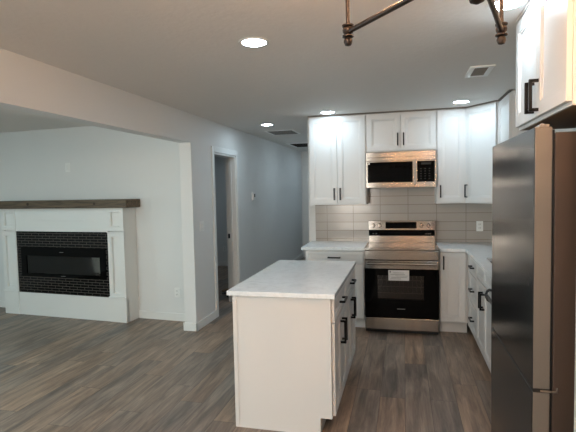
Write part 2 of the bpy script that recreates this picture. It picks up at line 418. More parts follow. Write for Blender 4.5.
# ------------------------------------------------------------------ wall plates, vents
def wall_plate(name, label, cat, origin, rotz, w, h, kind, group=None):
    t = thing(name, label, cat, origin, rotz, group)
    obj('face_plate', B(-w/2, w/2, -0.006, 0, -h/2, h/2, 0.002), m_plate, t)
    if kind == 'switch2':
        for x in (-0.024, 0.024): obj('toggle', B(x-0.016, x+0.016, -0.010, -0.006, -0.032, 0.032, 0.001), m_trim, t)
    elif kind == 'switch':
        obj('toggle', B(-0.016, 0.016, -0.010, -0.006, -0.032, 0.032, 0.001), m_trim, t)
    else:
        for z in (-0.021, 0.021):
            bm = nb(); box(bm, -0.016, 0.016, -0.009, -0.006, z-0.014, z+0.014, 0.001)
            s = obj('socket', bm, m_trim, t)
            bm = nb(); box(bm, -0.009, -0.006, -0.0095, -0.0088, z-0.004, z+0.007); box(bm, 0.006, 0.009, -0.0095, -0.0088, z-0.004, z+0.007)
            obj('slots', bm, m_gap, s)
    return t
RW = math.pi/2
wall_plate('light_switch', 'white double light switch plate on the wall beside the bedroom door', 'light switch', (XL, 4.94, 1.165), RW, 0.116, 0.118, 'switch2')
p = fw_(-0.092, 0); wall_plate('wall_outlet', 'white outlet low on the living room wall right of the fireplace', 'outlet', (p[0], p[1], 0.345), RF, 0.072, 0.116, 'outlet')
p = fw_(-1.655, 0); wall_plate('light_switch', 'small white plate high on the wall above the fireplace mantel', 'wall plate', (p[0], p[1], 1.91), RF, 0.074, 0.118, 'switch')
wall_plate('wall_outlet', 'white outlet low on the bedroom wall seen through the doorway', 'outlet', (-3.63, 9.0, 0.36), 0, 0.072, 0.116, 'outlet')
wall_plate('wall_outlet', 'beige outlet on the tile backsplash right of the range', 'outlet', (0.845, YB-0.009, 1.10), 0, 0.072, 0.116, 'outlet')
t = thing('thermostat', 'small white thermostat on the hallway wall past the door', 'thermostat', (XL, 6.84, 1.47), RW)
obj('housing', B(-0.055, 0.055, -0.024, 0, -0.06, 0.06, 0.006), m_plate, t)
obj('screen', B(-0.012, 0.042, -0.0255, -0.0238, -0.01, 0.042, 0.001), m_gap, t, 'dark screen')
obj('button_row', B(-0.03, 0.03, -0.026, -0.0238, -0.044, -0.032, 0.001), m_trim, t)

def ceiling_vent(label, x0, x1, y0, y1, fr, slats, along, open_, group=None, blade=0.3):
    t = thing('ceiling_vent', label, 'vent', ((x0+x1)/2, (y0+y1)/2, H), 0, group)
    a, b = (x1-x0)/2, (y1-y0)/2
    bm = nb()
    for q in ((-a, a, -b, -b+fr), (-a, a, b-fr, b), (-a, -a+fr, -b+fr, b-fr), (a-fr, a, -b+fr, b-fr)): box(bm, *q, -0.008, 0, 0.001)
    obj('frame', bm, m_vent, t)
    obj('backing', B(-a+fr, a-fr, -b+fr, b-fr, -0.0015, -0.0005), m_vent_dark, t, 'dark sheet standing in for duct shade')
    bm = nb(); n = slats
    for k in range(n):
        if along == 'X':
            y = -b+fr+(k+0.5)*(2*b-2*fr)/n; w = (2*b-2*fr)/n*blade
            box(bm, -a+fr, a-fr, y-w/2, y+w/2, -0.007, -0.002)
        else:
            x = -a+fr+(k+0.5)*(2*a-2*fr)/n; w = (2*a-2*fr)/n*blade
            box(bm, x-w/2, x+w/2, -b+fr, b-fr, -0.007, -0.002)
    obj('slats', bm, open_, t)
ceiling_vent('white ceiling register with dark slats over the kitchen aisle', 0.468, 0.635, 3.60, 3.93, 0.036, 8, 'X', mat('louvre_brown', srgb(120, 110, 98), 0.5, var=0.1), blade=0.4)
ceiling_vent('grey return air grille on the hallway ceiling just past the round light', -1.96, -1.53, 6.50, 7.02, 0.03, 16, 'X', mat('slat_grey', srgb(120, 120, 118), 0.5, var=0.05), blade=0.4)
ceiling_vent('darker return air grille farther down the hallway ceiling', -2.12, -1.40, 8.42, 9.25, 0.05, 14, 'X', m_vent_dark, blade=0.3)

# ------------------------------------------------------------------ recessed lights
def downlight(label, x, y, z=H, lens=m_disc):
    t = thing('ceiling_light', label, 'ceiling light', (x, y, z), 0, 'round recessed ceiling lights')
    bm = lathe(nb(), [(0.070, 0.0), (0.070, -0.006), (0.086, -0.005), (0.090, -0.001), (0.090, 0.0)], seg=40, close=False)
    obj('trim_ring', bm, m_trim, t, smooth=True)
    obj('lens', lathe(nb(), [(0.069, -0.001), (0.069, -0.005), (0.060, -0.0065)], seg=40), lens, t, 'glowing white lens')
    return t
dl = downlight('round recessed ceiling light nearest the camera over the open floor', -0.834, 2.607)
def more_light(x, y, label): return dup(dl, (x, y, H), 0, label)
more_light(-1.73, 5.878, 'round recessed ceiling light at the start of the hallway')
more_light(-0.821, 5.259-0.06, 'round recessed ceiling light just in front of the tall left upper cabinet')
more_light(0.568, 5.045, 'round recessed ceiling light in front of the corner upper cabinets')
more_light(0.476, 2.423, 'round recessed ceiling light behind the bronze chandelier arm, beside fridge cabinet')
more_light(-0.834, -0.2, 'round recessed ceiling light over the dining area left of centre, behind the camera')
more_light(0.476, -0.3, 'round recessed ceiling light over the dining area right of centre, behind the camera')
more_light(-0.2, -2.0, 'round recessed ceiling light near the rear wall')
hl = more_light(-1.35, 9.6, 'round recessed ceiling light at the far end of the hallway behind the cabinet')
more_light(-1.6, 0.5, 'added unseen ceiling light near the living room opening, left of the camera')  # extra lamp out of view, brightens the left wall and ceiling
more_light(-1.3, 7.9, 'added hidden ceiling light halfway down the hallway behind the cabinet')  # extra lamp hidden by the cabinet, brightens the hall wall
more_light(-3.6, 7.6, 'added unseen ceiling light in the bedroom')  # lamp added out of view to lift the dark bedroom
dl2 = downlight('round recessed ceiling light in the near middle of the living room', -3.6, 1.2, H, m_disc_l)
dup(dl2, (-5.3, 1.2, H), 0, 'round recessed ceiling light in the near left of the living room')
dup(dl2, (-5.3, 3.3, H), 0, 'round recessed ceiling light in the far left of the living room')
dup(dl2, (-3.6, 3.2, H), 0, 'round recessed ceiling light in the far middle of the living room')
dup(dl2, (-4.4, -1.4, H), 0, 'round recessed ceiling light at the rear of the living room')

# ------------------------------------------------------------------ cabinets
def pull(parent, kind, x, z, yf, length=0.14):
    bm = nb(); h = length/2; r = 0.0068; s = 0.032
    if kind == 'v':
        box(bm, x-r, x+r, yf-s-r, yf-s+r, z-h, z+h, 0.001)
        for q in (-1, 1): box(bm, x-r, x+r, yf-s, yf, z+q*(h-r)-r, z+q*(h-r)+r)
    else:
        box(bm, x-h, x+h, yf-s-r, yf-s+r, z-r, z+r, 0.001)
        for q in (-1, 1): box(bm, x+q*(h-r)-r, x+q*(h-r)+r, yf-s, yf, z-r, z+r)
    obj('handle', bm, m_black, parent, 'black bar handle')

T = 0.02
def cabinet(name, label, cat, loc, rotz, w, d, z0, z1, fronts, toe=0.0, under=None, extra=None, group=None):
    """local frame: x across 0..w, carcass front at y=0, depth +y, doors stand proud to y=-T"""
    t = thing(name, label, cat, loc, rotz, group)
    bm = nb()
    if toe > 0:
        box(bm, 0, w, 0, d, toe, z1); box(bm, 0, w, 0.075, d, 0, toe)
    else: box(bm, 0, w, 0, d, z0, z1, 0.001)
    obj('carcass', bm, m_cab, t)
    if under: obj('underside', B(0.015, w-0.015, 0.01, d-0.01, z0-0.0012, z0+0.0005), m_cabin, t, 'bare wood underside')
    for fr in fronts:
        kind, x0, x1, a, b, hk = fr
        g = 0.0016
        bm = shaker(nb(), x0+g, x1-g, -T, T-0.001, a+g, b-g, 0.057 if kind == 'door' else (0.030 if (b-a) < 0.2 else 0.045))
        o = obj('door' if kind == 'door' else 'drawer', bm, m_cab, t)
        if hk: pull(o, hk[0], hk[1], hk[2], -T)
    return t

UY = 5.397 + T                    # carcass front of back-wall uppers
ZU, ZT = 1.376, 2.408
xa, xm, xn, xe = -1.086, -0.417, 0.353, 0.662
xm_, xn_ = xm+0.006, xn-0.004
cabinet('upper_cabinet', 'tall white two-door upper cabinet at the left end, beside the hallway', 'cabinet', (xa, UY, 0), 0, xm-xa-0.001, YB-UY-0.001, ZU, ZT,
        [('door', 0.008, (xm-xa)/2, ZU+0.012, ZT-0.012, ('v', (xm-xa)/2-0.035, ZU+0.125)), ('door', (xm-xa)/2, xm-xa-0.008, ZU+0.012, ZT-0.012, ('v', (xm-xa)/2+0.035, ZU+0.125))])
w = xn-xm
cabinet('upper_cabinet', 'short white two-door upper cabinet above the microwave', 'cabinet', (xm, UY, 0), 0, w-0.001, YB-UY-0.001, 1.968, ZT,
        [('door', 0.008, w/2, 1.978, ZT-0.012, ('v', w/2-0.032, 2.105)), ('door', w/2, w-0.008, 1.978, ZT-0.012, ('v', w/2+0.032, 2.105))])
w = xe-xn
cabinet('upper_cabinet', 'narrow white single-door upper cabinet right of the microwave', 'cabinet', (xn, UY, 0), 0, w-0.001, YB-UY-0.001, ZU, ZT,
        [('door', 0.008, w-0.006, ZU+0.012, ZT-0.012, ('v', 0.04, ZU+0.135))])
# diagonal corner
t = thing('corner_cabinet', 'white upper cabinet with a diagonal door in the kitchen corner', 'cabinet', (xe, UY, 0), 0)
bm = prism(nb(), [(0.001, 0.0), (0.262, -0.320), (XR-xe-0.001, -0.320), (XR-xe-0.001, YB-UY-0.001), (0.001, YB-UY-0.001)], ZU, ZT)
obj('carcass', bm, m_cab, t)
ang = math.atan2(-0.320, 0.261); dl_ = math.hypot(0.320, 0.261)
bm = shaker(nb(), 0.008, dl_-0.008, -T, T-0.001, ZU+0.012, ZT-0.012)
bmesh.ops.rotate(bm, verts=bm.verts, cent=(0, 0, 0), matrix=Matrix.Rotation(ang, 3, 'Z'))
d = obj('door', bm, m_cab, t)
bm = nb(); hx, hz = 0.035, ZU+0.135; r = 0.0052
box(bm, hx-r, hx+r, -T-0.032-r, -T-0.032+r, hz-0.07, hz+0.07, 0.001)
for q in (-1, 1): box(bm, hx-r, hx+r, -T-0.032, -T, hz+q*0.0648-r, hz+q*0.0648+r)
bmesh.ops.rotate(bm, verts=bm.verts, cent=(0, 0, 0), matrix=Matrix.Rotation(ang, 3, 'Z'))
obj('handle', bm, m_black, d, 'black bar handle')
# side wall upper, rot -90: local x -> -Y, local -y -> -X
R_ = -math.pi/2
cabinet('upper_cabinet', 'white upper cabinet on the right wall next to the corner cabinet', 'cabinet', (0.945, UY-0.325, 0), R_, 0.52, XR-0.946, ZU, ZT,
        [('door', 0.008, 0.512, ZU+0.012, ZT-0.012, ('v', 0.47, ZU+0.135))])
# over the fridge
FX = 0.575+T
cabinet('upper_cabinet', 'deep white two-door cabinet above the refrigerator', 'cabinet', (FX, 2.704, 0), R_, 0.804, XR-FX-0.001, 1.852, ZT,
        [('door', 0.006, 0.40, 1.866, ZT-0.008, ('v', 0.365, 1.958)), ('door', 0.40, 0.800, 1.866, ZT-0.008, ('v', 0.435, 1.958))], under=True)
tag(obj('end_panel', B(0.614, XR-0.001, 1.879, 1.8985, 0.0, ZT, 0.001), m_cab), 'white floor-to-ceiling end panel beside the refrigerator at the right edge', 'panel')
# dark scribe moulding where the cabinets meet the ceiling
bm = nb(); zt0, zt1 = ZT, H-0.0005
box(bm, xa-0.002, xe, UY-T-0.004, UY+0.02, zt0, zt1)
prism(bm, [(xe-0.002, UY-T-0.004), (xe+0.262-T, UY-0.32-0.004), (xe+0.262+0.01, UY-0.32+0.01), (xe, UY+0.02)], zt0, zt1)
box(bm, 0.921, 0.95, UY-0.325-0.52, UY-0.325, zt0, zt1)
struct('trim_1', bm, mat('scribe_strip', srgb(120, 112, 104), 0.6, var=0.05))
struct('trim_2', B(FX-T-0.002, FX+0.02, 1.90, 2.704, ZT, H-0.0005), m_cab)

# base cabinets
CF = 5.091 + T
CT0, CT1 = 0.885, 0.9155
w = 0.66
cabinet('base_cabinet', 'white base cabinet with a wide drawer left of the range', 'cabinet', (-1.085, CF, 0), 0, w, YB-CF-0.001, 0.11, CT0-0.0005,
        [('drawer', 0.006, w-0.006, 0.735, 0.872, ('h', w/2, 0.803)), ('door', 0.006, w/2, 0.125, 0.725, ('v', w/2-0.04, 0.62)), ('door', w/2, w-0.006, 0.125, 0.725, ('v', w/2+0.04, 0.62))], toe=0.115)
w = 0.285
cabinet('base_cabinet', 'white full-height single-door base cabinet right of the range', 'cabinet', (0.360, CF, 0), 0, w, YB-CF-0.001, 0.11, CT0-0.0005,
        [('door', 0.006, 0.262, 0.135, 0.876, ('v', 0.04, 0.765))], toe=0.125)
RX = 0.642 + T
cabinet('base_cabinet', 'white base cabinet with a stack of three drawers by the inside corner', 'cabinet', (RX, CF-0.022, 0), R_, 0.578, XR-RX-0.001, 0.11, CT0-0.0005,
        [('drawer', 0.10, 0.572, 0.700, 0.876, ('h', 0.375, 0.785)), ('drawer', 0.10, 0.572, 0.415, 0.695, ('h', 0.375, 0.56)), ('drawer', 0.10, 0.572, 0.12, 0.410, ('h', 0.375, 0.275))], toe=0.115)
dbk = [x for x in C.objects if 'stack of three drawers' in x.get('label', '')][0]
obj('corner_filler', B(0.001, 0.098, -T, -0.0005, 0.115, CT0-0.001), m_cab, dbk)
ys = CF-0.022-0.580; w = ys-3.712
cabinet('base_cabinet', 'white two-door sink base cabinet between the drawers and the dishwasher', 'cabinet', (RX, ys, 0), R_, w, XR-RX-0.001, 0.11, 0.70,
        [('drawer', 0.006, w/2, 0.735, 0.876, None), ('drawer', w/2, w-0.006, 0.735, 0.876, None),
         ('door', 0.006, w/2, 0.12, 0.730, ('v', w/2-0.04, 0.60)), ('door', w/2, w-0.006, 0.12, 0.730, ('v', w/2+0.04, 0.60))], toe=0.115)
# rails above the sink base so the bowl stays clear
o = C.objects[-1]
sb = [x for x in C.objects if x.get('label', '').startswith('white two-door sink base')][0]
obj('top_rail', B(0, w, 0, 0.02, 0.70, CT0-0.0005), m_cab, sb)
for x0 in (0, w-0.018): obj('side_rail', B(x0, x0+0.018, 0.021, XR-RX-0.002, 0.7005, CT0-0.0005), m_cab, sb)
cabinet('base_cabinet', 'narrow white filler cabinet between dishwasher and refrigerator', 'cabinet', (RX, 3.10, 0), R_, 0.205, XR-RX-0.001, 0.11, CT0-0.0005,
        [('door', 0.004, 0.166, 0.12, 0.876, None)], toe=0.115)
# dishwasher
t = thing('dishwasher', 'black dishwasher with a curved bar handle beside the refrigerator', 'dishwasher', (RX, 3.705, 0), R_)
obj('body', B(0, 0.6, 0.0, XR-RX-0.01, 0.10, CT0-0.003), m_gap, t)
obj('toe_kick', B(0, 0.6, 0.05, 0.08, 0, 0.0995), m_gap, t)
obj('door', B(0.0, 0.6, -0.03, -0.0005, 0.115, 0.872, 0.004), m_bplast, t)
hb = nb()
for x in (0.03, 0.57):
    tube(hb, [(x, -0.030, 0.785), (x, -0.048, 0.789), (x, -0.062, 0.780), (x, -0.070, 0.760), (x, -0.070, 0.735), (x, -0.060, 0.713), (x, -0.045, 0.703), (x, -0.030, 0.704)], 0.010)
tube(hb, [(0.0305, -0.070, 0.748), (0.5695, -0.070, 0.748)], 0.013)
obj('handle', hb, m_bplast, t, 'black curved bar handle', smooth=True)

# worktops
bm = nb(); box(bm, -1.125, -0.424, 5.066, YB-0.001, CT0, CT1, 0.002)
tag(obj('countertop', bm, m_quartz), 'white quartz countertop left of the range', 'countertop')
bm = nb()
SX0, SX1, SY0, SY1 = 0.71, 1.13, 3.74, 4.45
box(bm, 0.360, XR-0.001, 5.066, YB-0.001, CT0, CT1, 0.0)
box(bm, 0.617, XR-0.001, SY1, 5.066, CT0, CT1); box(bm, 0.617, XR-0.001, 2.886, SY0, CT0, CT1)
box(bm, 0.617, SX0, SY0, SY1, CT0, CT1); box(bm, SX1, XR-0.001, SY0, SY1, CT0, CT1)
bmesh.ops.remove_doubles(bm, verts=bm.verts, dist=1e-5)
tag(obj('countertop', bm, m_quartz), 'white quartz L-shaped countertop running from the range to the refrigerator', 'countertop')
t = thing('sink', 'steel undermount sink in the right-hand countertop', 'sink', (0, 0, 0))
bm = nb(); zb = 0.715
box(bm, SX0-0.004, SX0, SY0, SY1, zb, CT0-0.001); box(bm, SX1, SX1+0.004, SY0, SY1, zb, CT0-0.001)
box(bm, SX0, SX1, SY0-0.004, SY0, zb, CT0-0.001); box(bm, SX0, SX1, SY1, SY1+0.004, zb, CT0-0.001)
box(bm, SX0, SX1, SY0, SY1, zb, zb+0.004)
obj('basin', bm, m_steel, t)
obj('drain', lathe(nb(), [(0.045, zb+0.0045), (0.045, zb+0.007), (0.02, zb+0.006)], (0.92, 4.1, 0)), m_steel, t)

# backsplash tiles
bm = nb(); box(bm, -1.075, XR-0.001, YB-0.008, YB-0.0005, CT1+0.0005, ZU-0.001); box(bm, xm+0.002, xn-0.002, YB-0.008, YB-0.0005, ZU-0.001, 1.56)
tag(obj('backsplash', bm, m_splash), 'beige long-tile backsplash along the back wall behind the range', 'backsplash')
tag(obj('backsplash', B(XR-0.008, XR-0.0005, 2.89, YB-0.009, CT1+0.0005, ZU-0.001), m_splash), 'beige long-tile backsplash along the right wall above the sink', 'backsplash')

# ------------------------------------------------------------------ island
t = thing('kitchen_island', 'white kitchen island cabinet with black pulls in the middle of the floor', 'kitchen island', (-0.447, 2.825, 0), math.pi/2)
# local x -> +Y, local y -> -X
L_, D_ = 1.28, 0.638
bm = nb(); box(bm, 0.022, L_, 0, D_, 0.115, CT0-0.0005); box(bm, 0.022, L_, 0.075, D_, 0, 0.115)
obj('carcass', bm, m_cab, t)
bm = nb(); prism(bm, [(0, 0), (0.0, 0.001), (0.0, D_+0.004), (0.02, D_+0.004), (0.02, 0.0)], 0.112, CT0-0.0005)
box(bm, 0.0, 0.02, 0.075, D_+0.004, 0, 0.112)
obj('end_panel', bm, m_cab, t)
obj('corner_strip', B(-0.005, -0.0002, D_-0.018, D_+0.008, 0, CT0-0.001), m_cab, t)
obj('base_strip', B(-0.005, -0.0002, 0.078, D_-0.019, 0, 0.004), m_cab, t)
w = (L_-0.03)/2
for k in range(2):
    x0 = 0.026 + k*w; x1 = x0+w-0.003; xc = (x0+x1)/2
    bm = shaker(nb(), x0, x1, -T, T-0.001, 0.725, 0.874, 0.030); dr = obj('drawer', bm, m_cab, t); pull(dr, 'h', xc, 0.80, -T, 0.15)
    for (a, b, hx) in ((x0, xc-0.0015, xc-0.036), (xc+0.0015, x1, xc+0.036)):
        dd = obj('door', shaker(nb(), a, b, -T, T-0.001, 0.122, 0.718), m_cab, t); pull(dd, 'v', hx, 0.585, -T, 0.16)
bm = B(-1.126, -0.417, 2.80, 4.130, CT0, CT1, 0.003)
tag(obj('countertop', bm, m_quartz), 'white quartz slab countertop on the island', 'countertop')

# ------------------------------------------------------------------ range
RX0, RX1, RY = -0.414, 0.350, 4.996
t = thing('range_oven', 'stainless steel electric range with a black glass oven door', 'range', (RX0, RY, 0), 0)
W = RX1-RX0; D = 0.69
bm = nb()
box(bm, 0, W, 0.05, D, 0.06, 0.17); box(bm, 0, W, 0.05, D, 0.70, 0.898)
box(bm, 0, 0.06, 0.05, D, 0.17, 0.70); box(bm, W-0.06, W, 0.05, D, 0.17, 0.70); box(bm, 0.06, W-0.06, D-0.2, D, 0.17, 0.70)
obj('body', bm, m_gap, t)
for x in (0.02, W-0.06):
    for y in (0.1, D-0.1): obj('foot', B(x, x+0.04, y, y+0.04, 0, 0.0598), m_bplast, t)
obj('kick_plate', B(0.005, W-0.005, 0.03, 0.049, 0.012, 0.06), m_bplast, t)
obj('storage_drawer', B(0.0, W, 0.0, 0.045, 0.048, 0.172, 0.004), m_steel, t, 'stainless drawer front')
# door frame around the window
wx0, wx1, wz0, wz1 = 0.135, 0.612, 0.378, 0.634
bm = nb()
box(bm, 0, W, 0, 0.045, 0.178, wz0); box(bm, 0, W, 0, 0.045, wz1, 0.703); box(bm, 0, wx0, 0, 0.045, wz0, wz1); box(bm, wx1, W, 0, 0.045, wz0, wz1)
dr = obj('oven_door', bm, m_glassblk, t, 'black glass oven door')
obj('window', B(wx0, wx1, 0.002, 0.006, wz0, wz1), m_oglass, dr)
obj('door_trim', B(0, W, -0.002, 0.045, 0.7035, 0.79, 0.003), m_steel, t)
bm = nb(); tube(bm, [(0.03, -0.045, 0.762), (W-0.03, -0.045, 0.762)], 0.0125, 16)
for x in (0.05, W-0.05): box(bm, x-0.012, x+0.012, -0.045, -0.001, 0.752, 0.772)
obj('handle', bm, m_steel, t, 'stainless bar handle', smooth=True)
obj('oven_cavity', B(0.0605, W-0.0605, 0.42, 0.44, 0.1705, 0.699), m_oven, t)
for z in (0.43, 0.50, 0.57):
    bm = nb(); tube(bm, [(0.065, 0.07, z), (W-0.065, 0.07, z)], 0.003, 6)
    for k in range(14):
        x = 0.08+k*(W-0.16)/13; tube(bm, [(x, 0.07, z), (x, 0.41, z)], 0.0018, 5)
    obj('oven_rack', bm, m_rack, t)
obj('front_fascia', B(0, W, -0.004, 0.049, 0.80, 0.896, 0.004), m_steel, t)
obj('cooktop', B(-0.002, W+0.002, -0.006, D-0.075, 0.8985, 0.918, 0.003), m_cook, t, 'glossy cooktop with reflected brightness put into its colour')
bm = nb()
box(bm, -0.003, W+0.003, -0.009, -0.0005+0.012, 0.902, 0.9205, 0.002); box(bm, -0.003, 0.012, 0.013, D-0.08, 0.902, 0.9205, 0.002); box(bm, W-0.012, W+0.003, 0.013, D-0.08, 0.902, 0.9205, 0.002)
obj('cooktop_trim', bm, m_steel, t)
m_ring = mat('burner_print', srgb(70, 70, 70), 0.2, var=0.05)
for (x, y, r) in ((0.2, 0.16, 0.115), (0.56, 0.16, 0.10), (0.2, 0.42, 0.08), (0.56, 0.42, 0.095)):
    obj('burner_mark', lathe(nb(), [(r-0.003, 0.9181), (r-0.003, 0.9185), (r, 0.9185), (r, 0.9181)], (x, y, 0), seg=40, close=False), m_ring, t)
# backguard
gy = D-0.072; gb = D+0.012
bg = obj('backguard', B(0.0, W, gy, gb, 0.918, 1.17, 0.003), m_steel, t)
obj('vent_band', B(0.004, W-0.004, gy-0.004, gy-0.0002, 0.994, 1.064, 0.001), m_glassblk, t, 'black band with small print')
obj('display', B(0.200, 0.556, gy-0.003, gy-0.0002, 1.080, 1.156, 0.001), m_glassblk, t, 'black control display')
for x in (0.055, 0.130, 0.612, 0.695):
    k = obj('knob', lathe(nb(), [(0.026, -0.003), (0.026, -0.008), (0.021, -0.012), (0.019, -0.030), (0.0, -0.031)], (x, gy, 1.117), 'Y', 28), m_steel, t, smooth=True)
    obj('pointer', B(x-0.0025, x+0.0025, gy-0.0325, gy-0.0312, 1.119, 1.134), m_bplast, k)
bm = nb()
for x in (0.05, 0.085, 0.655, 0.68, 0.70): box(bm, x, x+0.014, gy-0.0048, gy-0.0042, 1.016, 1.022)
obj('print', bm, m_ink, t)
# sticker with unreadable grey lines, small badge
st = obj('energy_label', B(0.249, 0.463, -0.0015, -0.0003, 0.580, 0.690), m_paper, t, 'white paper label hanging on the oven glass')
bm = nb()
for k, (a, b) in enumerate(((0.30, 0.41), (0.27, 0.42), (0.32, 0.45), (0.28, 0.44), (0.27, 0.38))): box(bm, a, b, -0.0022, -0.0016, 0.660-k*0.016, 0.664-k*0.016)
box(bm, 0.262, 0.276, -0.0022, -0.0016, 0.664, 0.680)
obj('print', bm, m_ink, st)
obj('badge', B(0.338, 0.420, -0.0012, -0.0003, 0.272, 0.279), m_ink, t, 'small grey badge')

# ------------------------------------------------------------------ microwave
t = thing('microwave', 'stainless over-the-range microwave with a black glass door', 'microwave', (xm+0.004, 5.317, 0), 0)
W = xn-xm-0.008; z0, z1 = 1.565, 1.962
obj('body', B(0, W, 0.03, YB-5.317-0.012, z0+0.004, z1), m_bplast, t)
obj('vent_panel', B(0, W, 0.0, 0.029, 1.862, z1, 0.003), m_steel, t)
obj('vent_groove', B(0.012, W-0.012, -0.0005, 0.002, 1.900, 1.9035), m_gap, t)
obj('door', B(0, 0.534, -0.004, 0.029, z0, 1.8605, 0.003), m_steel, t, 'stainless framed door')
obj('door_glass', B(0.018, 0.510, -0.0065, -0.0042, 1.622, 1.850, 0.001), m_glassblk, t)
obj('control_panel', B(0.536, W, -0.004, 0.029, z0, 1.8605, 0.003), m_steel, t)
obj('control_glass', B(0.556, W-0.02, -0.0065, -0.0042, 1.622, 1.850, 0.001), m_glassblk, t)
bm = nb(); tube(bm, [(0.533, -0.042, 1.60), (0.533, -0.042, 1.868)], 0.011, 16)
for z in (1.615, 1.852): box(bm, 0.525, 0.541, -0.04, -0.0042, z-0.01, z+0.01)
obj('handle', bm, m_steel, t, smooth=True)
obj('badge', B(0.030, 0.042, -0.0072, -0.0066, 1.828, 1.840), m_plate, t, 'small white sticker')
bm = nb()
for r_ in range(5):
    for c_ in range(3): box(bm, 0.588+c_*0.045, 0.604+c_*0.045, -0.0070, -0.0066, 1.655+r_*0.027, 1.660+r_*0.027)
obj('button_print', bm, mat('dim_print', srgb(46, 44, 42), 0.5, var=0.02), t)
obj('display', B(0.60, 0.70, -0.0070, -0.0066, 1.812, 1.832), m_gap, t)
obj('underside', B(0.02, W-0.02, 0.03, 0.30, z0-0.0005, z0+0.003), m_gap, t)

# ------------------------------------------------------------------ refrigerator
t = thing('refrigerator', 'dark stainless refrigerator with a bottom freezer at the right edge', 'refrigerator', (0.491, 2.860, 0), R_)
# local x: 0 far .. 0.875 near; local y: 0 door face .. depth
W = 0.875; zs = 0.747; ht = 1.786
def fdoor(name, a, b):
    o = obj(name, B(0, W, 0.0, 0.003, a, b, 0.001), m_dsteel, t, 'dark stainless door')
    obj('door_side', B(0.0005, W-0.0005, 0.0032, 0.064, a, b, 0.002), m_fside, o, 'brownish grey door edge')
    return o
fdoor('door', zs+0.008, ht); fdoor('freezer_door', 0.05, zs-0.008)
obj('gap_shade', B(0.001, W-0.001, 0.004, 0.064, zs-0.0074, zs+0.0074), m_gap, t)  # dark strip between the doors paints the shade of the gap
obj('gasket', B(0.01, W-0.01, 0.0645, 0.074, 0.06, ht-0.01), m_bplast, t)
obj('body', B(0.004, W-0.004, 0.0745, 0.735, 0.03, 1.765, 0.003), m_fbody, t, 'brown-grey body sides')
for x in (0.03, W-0.09):
    for y in (0.12, 0.6): obj('foot', B(x, x+0.06, y, y+0.06, 0, 0.0298), m_bplast, t)
bm = nb(); box(bm, W-0.075, W-0.01, 0.02, 0.055, ht+0.0005, ht+0.012, 0.002); lathe(bm, [(0.008, ht+0.012), (0.008, ht+0.018)], (W-0.03, 0.036, 0), seg=16)
obj('top_hinge', bm, m_rack, t)
bm = nb(); box(bm, W-0.002, W+0.0025, 0.030, 0.092, zs-0.004, zs+0.003, 0.0005); box(bm, W-0.002, W+0.0025, 0.086, 0.092, zs-0.004, zs+0.016, 0.0005)
obj('middle_hinge', bm, m_rack, t)
obj('badge', B(W-0.075, W-0.060, -0.0008, -0.0001, 1.155+0.0, 1.185), m_bplast, t)

# ------------------------------------------------------------------ fireplace
loc = (W0.x, W0.y, 0)
t = thing('fireplace_surround', 'white panelled fireplace surround with a black tile inset', 'fireplace', loc, RF)
FD = -0.24; u0, u1 = -2.567, -0.648; a0, a1 = -2.325, -0.885
g = 0.0008
bm = nb(); box(bm, u0, u0+0.02, FD+0.02, -g, 0, 1.389); box(bm, u1-0.02, u1, FD+0.02, -g, 0, 1.389)
box(bm, u0+0.02, u1-0.02, FD+0.05, FD+0.07, 0, 0.5); box(bm, u0+0.02, u1-0.02, FD+0.05, FD+0.07, 0.91, 1.389)
obj('carcass', bm, m_trim, t)
obj('plinth', B(a0, a1, FD+0.006, FD+0.0495, 0, 0.295, 0.001), m_trim, t)
obj('frieze', B(a0, a1, FD+0.006, FD+0.0495, 1.096, 1.389, 0.001), m_trim, t)
obj('frieze_bead', B(a0+0.28, a1-0.33, FD-0.001, FD+0.0058, 1.238, 1.248, 0.002), m_trim, t)
for (p0, p1) in ((u0, a0), (a1, u1)):
    lg = obj('pilaster', shaker(nb(), p0+0.001, p1-0.001, FD, 0.05, 0.300, 1.088, 0.042, 0.03), m_trim, t)
    obj('plinth_block', B(p0, p1, FD-0.004, FD+0.0495, 0, 0.292, 0.002), m_trim, lg)
    obj('cap_moulding', B(p0-0.006, p1+0.006, FD-0.016, FD+0.01, 0.2925, 0.312, 0.004), m_trim, lg)
    obj('corner_block', shaker(nb(), p0+0.001, p1-0.001, FD, 0.05, 1.112, 1.389, 0.042, 0.03), m_trim, lg)
    obj('necking_moulding', B(p0-0.003, p1+0.003, FD-0.008, FD+0.01, 1.089, 1.104, 0.003), m_trim, lg)
bm = nb()
iu0, iu1, iz0, iz1 = -2.248, -0.925, 0.515, 0.893
ty0, ty1 = FD+0.010, FD+0.048
box(bm, a0, a1, ty0, ty1, 0.2955, iz0); box(bm, a0, a1, ty0, ty1, iz1, 1.0955); box(bm, a0, iu0, ty0, ty1, iz0, iz1); box(bm, iu1, a1, ty0, ty1, iz0, iz1)
obj('tile_inset', bm, m_brick, t, 'glossy black brick tile')
t = thing('mantel_beam', 'rough brown wooden mantel beam on the white fireplace', 'mantel', loc, RF)
bm = nb(); box(bm, -2.66, -0.568, -0.285, -0.001, 1.3895, 1.490, 0.006)
obj('beam', bm, m_beam, t)
bm = nb()
for x, z, r_ in ((-2.05, 1.447, 0.02), (-1.02, 1.442, 0.016)): lathe(bm, [(r_, -0.2856), (r_*0.9, -0.2866), (0.001, -0.2866)], (x, 0, z), 'Y', 14)
obj('wood_knot', bm, mat('knot_wood', srgb(48, 34, 24), 0.7, var=0.3, vscale=60), t, 'dark knots')
t = thing('fireplace_insert', 'black electric fireplace insert set in the black tile', 'fireplace insert', loc, RF)
gu0, gu1, gz0, gz1 = -2.163, -1.01, 0.556, 0.782
fy0, fy1 = FD-0.004, FD+0.040
bm = nb()
